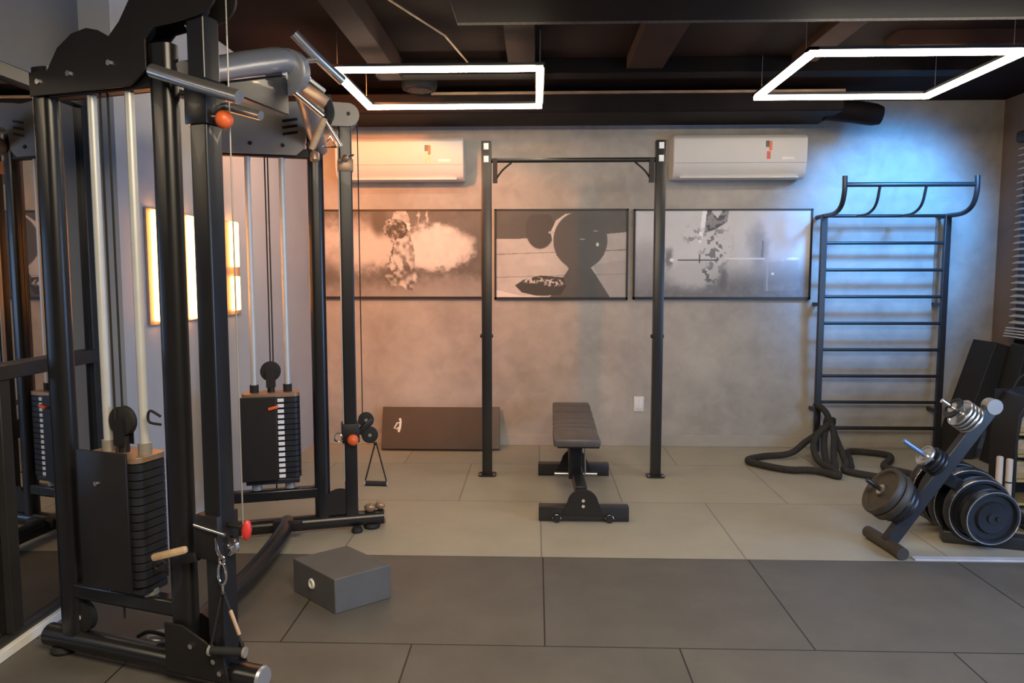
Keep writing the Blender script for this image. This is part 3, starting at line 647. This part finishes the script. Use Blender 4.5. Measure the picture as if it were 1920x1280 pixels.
# two pale sticks and the dark shelf at the right edge
for i, (x, z, lb) in enumerate([(2.865,0.385,'left one of two pale wooden sticks standing behind the bumper plates'),(2.925,0.37,'right one of two pale wooden sticks standing behind the bumper plates')]):
    t = thing('wooden_stick', (x,4.62,0), lb, 'stick', 'pale sticks behind the bumper plates')
    MB().lathe([(0.019,0),(0.019,z-.006),(0.015,z)], (x,4.62,0), (0,0,1), 14).build('stick_shaft', mat('pale_wood', (0.62,0.52,0.42), .6, 0, .1), t)
    MB().lathe([(0.0215,0),(0.0215,0.008)], (x,4.62,0.22 if i else 0.15), (0,0,1), 14).build('band', M['black'], t)
t = thing('display_cabinet', (3.17, 4.85, 0), 'dark arched cabinet with gold-coloured shelves at the right edge', 'cabinet')
cab = [(-0.17,0),(-0.15,0),(-0.15,0.45),(-0.135,0.60),(-0.08,0.70),(0,0.735),(0.3,0.735),(0.3,0.77),(0,0.77),(-0.10,0.735),(-0.155,0.62),(-0.17,0.45)]
MB().prism(cab, (3.185,4.85,0), (1,0,0), (0,0,1), 0.26).build('arched_frame', M['plateblk'], t, bevel=0.004)
MB().box((3.29,4.99,0.38), (0.50,0.02,0.74)).build('back_panel', M['slab'], t)
for z in (0.05, 0.20, 0.36, 0.50): MB().box((3.29,4.85,z), (0.50,0.25,0.015)).build('shelf', M['gold'], t, bevel=0.002)
for (z, h, lb) in ((0.2085,0.11,'lowest'),(0.3685,0.09,'middle'),(0.5085,0.10,'topmost')):
    q = thing('gold_box', (3.075,4.80,z-0.001), f'small gold box on the {lb} filled shelf of the dark arched cabinet', 'box', 'gold boxes in the cabinet')
    MB().box((3.075,4.80,z+h/2), (0.07,0.09,h), bev=0.004).build('carton', M['gold'], q); MB().box((3.075,4.752,z+h*.55), (0.05,0.004,h*.4)).build('carton_label', M['tan'], q)
t = thing('cable_loop', (3.3, 5.0, 0.8), 'thin black cable arching above the dark cabinet at the right edge', 'cable')
MB().tube(smooth_path([(3.12,4.95,0.735),(3.17,4.95,0.83),(3.28,4.95,0.89),(3.42,4.95,0.86),(3.5,4.95,0.775)],6), 0.008, 8).build('cable_arc', M['rubber'], t)

# ------------------------------------------------------------ dual cable machine
ZH = Vector((0,0,1))
mc = thing('cable_machine', (-1.5, 3.43, 0), 'large black dual cable crossover machine with two weight stacks, standing by the left wall', 'cable machine')
def tower(O, s, htop, far):
    O = Vector((O[0], O[1], 0)); d = Vector((.954, .299*s, 0)); n = Vector((-.299, .954*s, 0))
    T = lambda u, v, z: O + d*u + n*v + ZH*z
    Rz = Matrix((d, n, ZH)).transposed()
    def rb(m_, u, v, z, su, sv, sz, name, bev=0.004, par=mc):
        return MB().obox(T(u,v,z), (su,sv,sz), Rz, bev).build(name, m_, par)
    uA, uB, uC = (.135,.69,.86) if not far else (.10,.67,.835)
    uS, r1, r2, LS = (.43,.355,.53,.27) if not far else (.40,.31,.49,.31)
    # foot tube
    MB().tube([T(0,0,.062), T(1.02,0,.062)], 0.044, 18).build('foot_tube', M['frame'], mc)
    c_ = MB().tube([T(1.02,0,.062), T(1.03,0,.062)], [0.045,0.040], 18).build('end_cap', M['silverpaint'] if not far else M['copper'], mc)
    for u in (0.07, 0.95): MB().lathe([(0.045,0),(0.05,0.012),(0.04,0.03)], T(u,0,0), (0,0,1), 18).build('rubber_foot', M['rubber'], mc)
    # posts: oval tubes
    def post(u, z0, z1, su, sv, r, name, m_=M['frame']):
        return MB().prism(rrect(su, sv, r, 5), T(u,0,(z0+z1)/2), d, n, z1-z0).build(name, m_, mc)
    post(uA, .07, 2.26, .098, .07, .032, 'rear_post')
    post(uB, .07, 2.29, .098 if not far else .088, .07, .032, 'front_post')
    colm = post(uC, .09, 2.36 if not far else 2.33, .072, .078, .008, 'pulley_column')
    if far:  # pale strip along the edge of the perforated column
        rb(M['rod'], .797, -.02, 1.3, .008, .025, 2.0, 'pale_edge_strip')
    # rails
    MB().bar(T(uA,0,.275 if not far else .245), T(uB,0,.275 if not far else .245), .06, .065).build('lower_rail', M['frame'], mc, bevel=0.012)
    MB().bar(T(uA,0,2.17), T(uB,0,2.17), .05, .05).build('upper_rail', M['plateblk'], mc, bevel=0.005)
    # top side plates
    r_ = 0.062
    if not far:
        out = [(.115,2.150),(.58,2.150),(.62,2.17),(.66,2.20),(.66,2.30),(.70,2.335),(.88,2.352)] + arc(.89,2.43,.075,-90,60,10) + [(.90,2.56),(.66,2.56),(.60,2.44),(.55,2.37),(.50,2.325),(.45,2.352),(.40,2.364),(.33,2.352),(.26,2.31),(.215,2.25),(.205,2.235),(.115,2.235)]
        m_ = M['plateblk']
    else:
        out = [(.10,2.155),(.57,2.155),(.61,2.19),(.63,2.30),(.665,2.325),(.85,2.325)] + arc(.85,2.39,.065,-90,90,10) + [(.66,2.455),(.52,2.44),(.40,2.45),(.25,2.42),(.15,2.33),(.10,2.25)]
        m_ = M['greyplate']  # paler than the near plates: lamp light put into the colour
    for v in (-.048, .048):
        p_ = MB().prism(out, T(0,v,0), d, ZH, .008).build('top_plate', m_, mc, bevel=0.0015)
        for (u, z) in ((.16,2.20),(.31,2.215),(.50,2.235)) if not far else ((.33,2.21),(.50,2.205),(.855,2.395)):
            vv = v + (-.004 if v < 0 else .004)
            MB().cyl(T(u,vv,z), T(u,vv*1.12,z), .011, 6).build('bolt', M['chrome'] if not far else M['plateblk'], p_)
        if far:
            for i in range(3):
                MB().bar(T(.50,v-.0045 if v < 0 else v+.0045,2.265+i*.035), T(.58,v-.0045 if v < 0 else v+.0045,2.28+i*.035), .002, .014).build('vent_slot', M['plateblk'], p_)
    # pulleys in the plates
    def pulley(c, r, name='pulley', axis=n, par=mc, wd=.03, m_=M['rubber']):
        w_ = MB().lathe([(r*.25,-wd/2),(r*.9,-wd/2),(r,-wd*.42),(r*.86,0),(r,wd*.42),(r*.9,wd/2),(r*.25,wd/2)], c, axis, 28).build(name, m_, par)
        MB().lathe([(.010,-wd*.62),(.010,wd*.62)], c, axis, 12).build('axle', M['chrome'], w_); return w_
    pulley(T(.36,0,2.27), .055); pulley(T(.84,0,2.40), .045); pulley(T(.60,0,2.36), .05)
    pulley(T(.18,-.0,.165) if not far else T(.76,0,.165), .062 if not far else .075)
    if not far: rb(M['plateblk'], .13, 0, .15, .06, .05, .07, 'pulley_bracket')
    else: MB().prism([(-.095,-.06),(.095,-.06)]+arc(0,0,.095,0,180,14), T(.765,-.03,.165), d, ZH, .008).build('pulley_guard', M['plateblk'], mc)
    # guide rods
    for u in (r1, r2):
        MB().cyl(T(u,0,.29), T(u,0,2.16), .0165, 16).build('guide_rod', M['rod'], mc)
    MB().cyl(T(uS,0,1.0), T(uS,0,2.22), .004, 8).build('steel_cable', M['rubber'], mc)
    MB().cyl(T(.415,.02,.2), T(.415,.02,2.2), .004, 8).build('steel_cable', M['rubber'], mc)
    # weight stack
    st = rb(M['iron'], uS, 0, .335, LS-.02, .12, .03, 'weight_stack', .006)
    nP = 15; zt = .355; ph = .0308
    for i in range(nP):
        z = zt+ph*(i+.5)
        MB().prism(rrect(LS, .15, .035, 4), T(uS,0,z), d, n, ph*.86).build('weight_plate', M['iron'], st)
    zt2 = zt+ph*nP
    MB().prism(rrect(LS,.15,.035,4), T(uS,0,zt2+.012), d, n, .022).build('top_weight', M['copper'], st, bevel=0.002)
    for u in (r1, r2): MB().cyl(T(u,0,zt2+.02), T(u,0,zt2+.065), .024, 16).build('rod_bushing', M['rubber'] if far else M['greyplate'], st)
    MB().cyl(T(uS,0,zt2+.02), T(uS,0,zt2+.085), .020, 12).build('pulley_yoke', M['plateblk'], st)
    pulley(T(uS,0,zt2+.14), .056)
    MB().bar(T(uS,-.022,zt2+.05), T(uS,-.022,zt2+.15), .05, .004, up=n).build('yoke_plate', M['plateblk'], mc); MB().bar(T(uS,.022,zt2+.05), T(uS,.022,zt2+.15), .05, .004, up=n).build('yoke_plate', M['plateblk'], mc)
    for u in (r1,r2): MB().cyl(T(u,0,.28), T(u,0,.33), .028, 16).build('rubber_buffer', M['silverpaint'], mc)
    if not far:
        sh = MB().obox(T(.415,.088,.60), (.235,.012,.52), Rz, .004).build('shroud', M['plateblk'], mc)
        MB().cyl(T(.39,.094,.74), T(.39,.100,.74), .009, 8).build('bolt', M['chrome'], sh)
    else:
        sh = MB().prism([(-.165,-.24),(.03,-.24),(.03,.235),(-.165,.235)], T(.40,-.088,.59), d, ZH, .012).build('shroud', M['plateblk'], mc, bevel=.004)
        for i in range(nP):
            z = zt+ph*(i+.5)
            MB().obox(T(.452,-.0775,z), (.034,.004,ph*.62), Rz).build('number_label', M['label'], st)
        MB().bar(T(.385,-.103,.757), T(.44,-.10,.77), .022, .016, bev=.004).build('selector_pin', M['orange'], mc)
    return T, d, n, Rz, rb, pulley
# ---- near tower
T, d, n, Rz, rb, pulley = tower((-1.95,2.83), -1, 2.56, False)
# outward face is +n here, towards the camera
rb(M['frame'], .86, 0, 2.08, .092, .098, .15, 'column_sleeve')
MB().cyl(T(.875,.01,2.03), T(.93,.01,2.03), .010, 12).build('sleeve_pin', M['chrome'], mc)
MB().sphere(T(.945,.01,2.02), .030, 18, (1,1,1.05)).build('sleeve_knob', M['orange'], mc)
MB().sphere(T(.80,0,2.345), .013, 12).build('column_cap', M['chrome'], mc)
g = MB(); g.prism([(.64,.05),(.92,.05),(.90,.15),(.82,.19),(.72,.235),(.64,.235)], T(0,.052,0), d, ZH, .008); g.prism([(.64,.05),(.92,.05),(.90,.15),(.82,.19),(.72,.235),(.64,.235)], T(0,-.052,0), d, ZH, .008)
gp = g.build('base_gusset', M['plateblk'], mc, bevel=.0015)
for (u, z) in ((.76,.165),(.86,.125),(.885,.085)): MB().cyl(T(u,.056,z), T(u,.062,z), .010, 8).build('bolt', M['chrome'], gp)
ca = rb(M['plateblk'], .845, 0, .575, .10, .11, .16, 'pulley_carriage')
MB().cyl(T(.80,.06,.62), T(.93,.06,.60), .007, 10).build('carriage_pin', M['chrome'], ca)
MB().lathe([(.008,-.038),(.016,-.028),(.018,0),(.012,.024),(.008,.03)], T(.975,0,.605), (0.1,0,1), 16).build('carriage_knob', M['red'], ca)
MB().cyl(T(.90,0,.61), T(.975,0,.61), .009, 10).build('knob_stem', M['plateblk'], ca)
pulley(T(.905,.01,.54), .035, 'swivel_pulley', axis=n, par=ca, wd=.024, m_=M['chrome'])
MB().tube([T(.885,.05,.58),T(.89,.055,.54),T(.905,.05,.505)], .006, 8).build('swivel_arm', M['chrome'], ca)
MB().bar(T(.80,.10,.545), T(.675,.13,.510), .026, .026, bev=.009).build('carriage_grip', M['tan'], ca)
MB().bar(T(.80,.05,.50), T(.70,.05,.475), .03, .03, bev=.004).build('grip_bracket', M['plateblk'], ca)
for z in (.44, .99): MB().tube(smooth_path([T(.63,.02,z),T(.59,.03,z+.02),T(.585,.03,z-.02),T(.63,.02,z-.03)],5), .005, 8).build('hook', M['plateblk'], mc)
MB().cyl(T(.935,-.03,.6), T(.935,-.03,2.44), .003, 8).build('steel_cable', M['greyplate'], mc)
MB().cyl(T(.935,-.03,2.3), T(.935,-.03,2.75), .003, 8).build('steel_cable', M['rod'], mc)
# ring of the carriage: snap hook hangs from it
TN = T
sh_ = thing('snap_hook', tuple(T(.905,.05,.50)), 'chrome snap hook hanging from the low pulley of the near column', 'snap hook')
def vloop(c, w_, h_, r, nrm=(0,-1,0)):
    c = Vector(c); nx = Vector((.954,-.299,0))
    pts = [c + nx*(w_/2*math.cos(a)) + ZH*(h_/2*math.sin(a)) for a in [2*PI*i/20 for i in range(20)]]
    return MB().tube(pts, r, 8, closed=True)
vloop(T(.905,.05,.452), .034, .082, .0045).build('hook_ring', M['chrome'], sh_)
MB().cyl(T(.905,.05,.417), T(.905,.05,.385), .006, 10, .004).build('hook_swivel', M['chrome'], sh_)
vloop(T(.905,.05,.502), .022, .026, .004).build('hook_eye', M['chrome'], sh_)
def stirrup(ap, g0, g1, label, m2):
    t = thing('stirrup_handle', tuple(ap), label, 'cable handle', 'stirrup handles of the cable machine')
    ap = Vector(ap); g0 = Vector(g0); g1 = Vector(g1); dd = (g1-g0).normalized()
    MB().cyl(g0, g1, .0155, 16).build('grip', M['rubber'], t)
    for a, b in ((g0, -dd), (g1, dd)): MB().cyl(a, a+b*.008, .019, 16).build('grip_cap', M['greyplate'], t)
    MB().tube(smooth_path([g0+dd*-.004, g0+(ap-g0)*.25-dd*.004, ap-dd*.004],4), .0045, 8).build('strap', M['rubber'], t)
    MB().tube(smooth_path([g1+dd*.004, g1+(ap-g1)*.25+dd*.004, ap+dd*.004],4), .0045, 8).build('strap', M['rubber'], t)
    if m2: MB().bar(g1+(ap-g1)*.30+dd*.008, g1+(ap-g1)*.72+dd*.006, .012, .010, bev=.003).build('strap_sleeve', M['tan'], t)
    MB().sphere(ap, .010, 12).build('strap_eye', M['plateblk'], t)
    return t
a_ = T(.905,.05,.380)
stirrup(a_, (a_.x-.045, a_.y-.01, .175), (a_.x+.075, a_.y-.02, .175), 'black stirrup handle hanging low on the near column of the cable machine', True)

# ---- far tower
T, d, n, Rz, rb, pulley = tower((-1.881,4.025), 1, 2.46, True)
rb(M['copper'], .835, 0, 2.115, .085, .09, .07, 'column_sleeve')
MB().sphere(T(.835,-.055,2.15), .020, 14).build('sleeve_knob', M['copper'], mc); MB().cyl(T(.80,-.06,2.12), T(.88,-.06,2.17), .006, 8).build('sleeve_pin', M['chrome'], mc)
ca = rb(M['plateblk'], .835, 0, .585, .10, .11, .11, 'pulley_carriage')
MB().sphere(T(.845,-.07,.55), .033, 16).build('carriage_knob', M['orange'], ca)
MB().tube([T(.765,-.05,.565)+ZH*(.025*math.sin(a))+d*(.025*math.cos(a)) for a in [2*PI*i/16 for i in range(16)]], .005, 8, closed=True).build('carriage_ring', M['chrome'], ca)
pulley(T(.925,-.02,.655), .045, 'swivel_pulley', par=ca, wd=.022); pulley(T(.945,-.02,.565), .048, 'swivel_pulley', par=ca, wd=.022)
MB().bar(T(.88,-.02,.58), T(.96,-.02,.66), .05, .03, bev=.004).build('swivel_bracket', M['plateblk'], ca)
MB().cyl(T(.905,-.02,.69), T(.905,-.02,2.40), .003, 8).build('steel_cable', M['rubber'], mc)
for (u, v, z, r) in ((.94,-.01,.125,.030),(1.0,0,.13,.026)): MB().sphere(T(u,v,z), r, 12, (1.2,.9,.9)).build('end_knob', M['copper'], mc)
MB().lathe([(.030,0),(.034,.01),(.026,.03)], T(.86,-.06,.0), (0,0,1), 16).build('rubber_foot', M['rubber'], mc)
a_ = T(.975,-.06,.520)
MB().tube([T(.945,-.02,.525), a_], .004, 8).build('swivel_link', M['chrome'], ca)
stirrup(a_, (a_.x-.06,a_.y-.02,.288), (a_.x+.06,a_.y,.280), 'black stirrup handle hanging from the far column, in front of the leaning mat', False)

# ---- centre: base tube, crossbar and pull-up grips
MB().tube(smooth_path([(-1.40,2.66,.075),(-1.385,2.95,.072),(-1.365,3.40,.070),(-1.385,3.85,.072),(-1.43,4.16,.075)],6), .045, 18).build('base_tube', M['frame'], mc)
for y in (3.95,): MB().box((-1.40,y+.12,.09), (.16,.04,.05), bev=.006).build('base_bracket', M['plateblk'], mc)
cp = smooth_path([(-1.22,2.62,2.20),(-1.21,2.85,2.27),(-1.17,3.15,2.375),(-1.12,3.43,2.450),(-1.14,3.75,2.38),(-1.19,4.05,2.27),(-1.21,4.24,2.20)],6)
MB().tube(cp, [.036+.018*math.sin(PI*i/(len(cp)-1)) for i in range(len(cp))], 22).build('cross_bar', M['silverpaint'], mc)
web = MB()
a0 = Vector((-1.20,2.95,2.27)); a1 = Vector((-1.115,3.40,2.39)); 
web._add([a0+Vector((.0,0,-.02)), a1+Vector((0,0,0)), a1+Vector((.0,.02,-.175)), a0+Vector((0,.0,-.06)),
          a0+Vector((-.05,0,-.02)), a1+Vector((-.05,0,0)), a1+Vector((-.05,.02,-.175)), a0+Vector((-.05,0,-.06))],
         [[0,1,2,3],[7,6,5,4],[0,4,5,1],[1,5,6,2],[2,6,7,3],[3,7,4,0]])
wb = web.build('web_plate', M['frame'], mc, bevel=.006)
MB().cyl((-1.10,3.30,2.36),(-1.085,3.30,2.36),.016,12).build('bolt', M['chrome'], wb)
MB().lathe([(.085,-.030),(.100,-.022),(.100,.022),(.085,.030)], (-1.12,3.43,2.41), (.25,.95,.1), 30).build('centre_flange', M['silverpaint'], mc)
def grip(pts, r, m_, name='pull_up_grip'): return MB().tube(smooth_path(pts,4), r, 14).build(name, m_, mc)
grip([TN(.695,.06,2.19), TN(.86,.06,2.135), TN(1.05,.06,2.075)], .023, M['steel'])
grip([TN(.695,-.06,2.14), TN(1.04,-.06,2.04)], .016, M['steel'])
grip([(-1.075,3.38,2.565),(-1.0,3.45,2.487),(-.905,3.55,2.40)], .022, M['steel'])
grip([(-1.10,3.44,2.46),(-.99,3.45,2.47)], .014, M['steel'])
MB().bar((-1.09,3.45,2.37),(-.965,3.50,2.285),.05,.055,bev=.010).build('grip_arm', M['copper'], mc)
MB().bar((-1.085,3.44,2.42),(-.972,3.49,2.335),.04,.018,bev=.006).build('grip_arm_cover', M['rod'], mc)
grip([(-1.23,3.40,2.290),(-1.13,3.42,2.335),(-1.09,3.43,2.32),(-.97,3.46,2.22)], .014, M['steel'])
grip([(-.975,3.50,2.32),(-.955,3.50,2.25),(-.965,3.48,2.20)], .024, M['rubber'], 'rubber_end')
t = thing('triangle_handle', (-.98,3.46,2.2), 'small black triangular pulldown handle hanging under the pull-up grips', 'cable handle')
MB().tube([(-.968,3.46,2.21),(-1.03,3.45,2.07)], .016, 12).build('handle_side', M['tan'], t)
MB().tube([(-.968,3.46,2.21),(-.900,3.48,2.09)], .008, 10).build('handle_side', M['steel'], t)
MB().tube([(-1.045,3.45,2.10),(-1.03,3.45,2.065),(-1.00,3.455,2.06)], .012, 10).build('handle_end', M['rubber'], t)
MB().tube([(-.945,3.47,2.13),(-.985,3.46,2.08),(-.92,3.47,2.085)], .007, 8, closed=True).build('handle_eye', M['chrome'], t)
MB().lathe([(.012,-.02),(.022,-.01),(.022,.015),(.012,.03)], (-1.015,3.45,2.035), (0,0,1), 14).build('swivel', M['copper'], t)

# ankle strap on the floor behind the near foot tube
t = thing('ankle_strap', (-1.52,2.86,0), 'black and grey ankle strap lying on the floor inside the near foot tube', 'strap')
MB().sphere((-1.52,2.90,.022), .06, 18, (1.3,.8,.36)).build('pad', M['silverpaint'], t)
MB().tube(smooth_path([(-1.62,2.88,.03),(-1.55,2.84,.07),(-1.46,2.83,.055),(-1.42,2.86,.02),(-1.5,2.82,.012)],6), .008, 8).build('strap_band', M['rubber'], t)
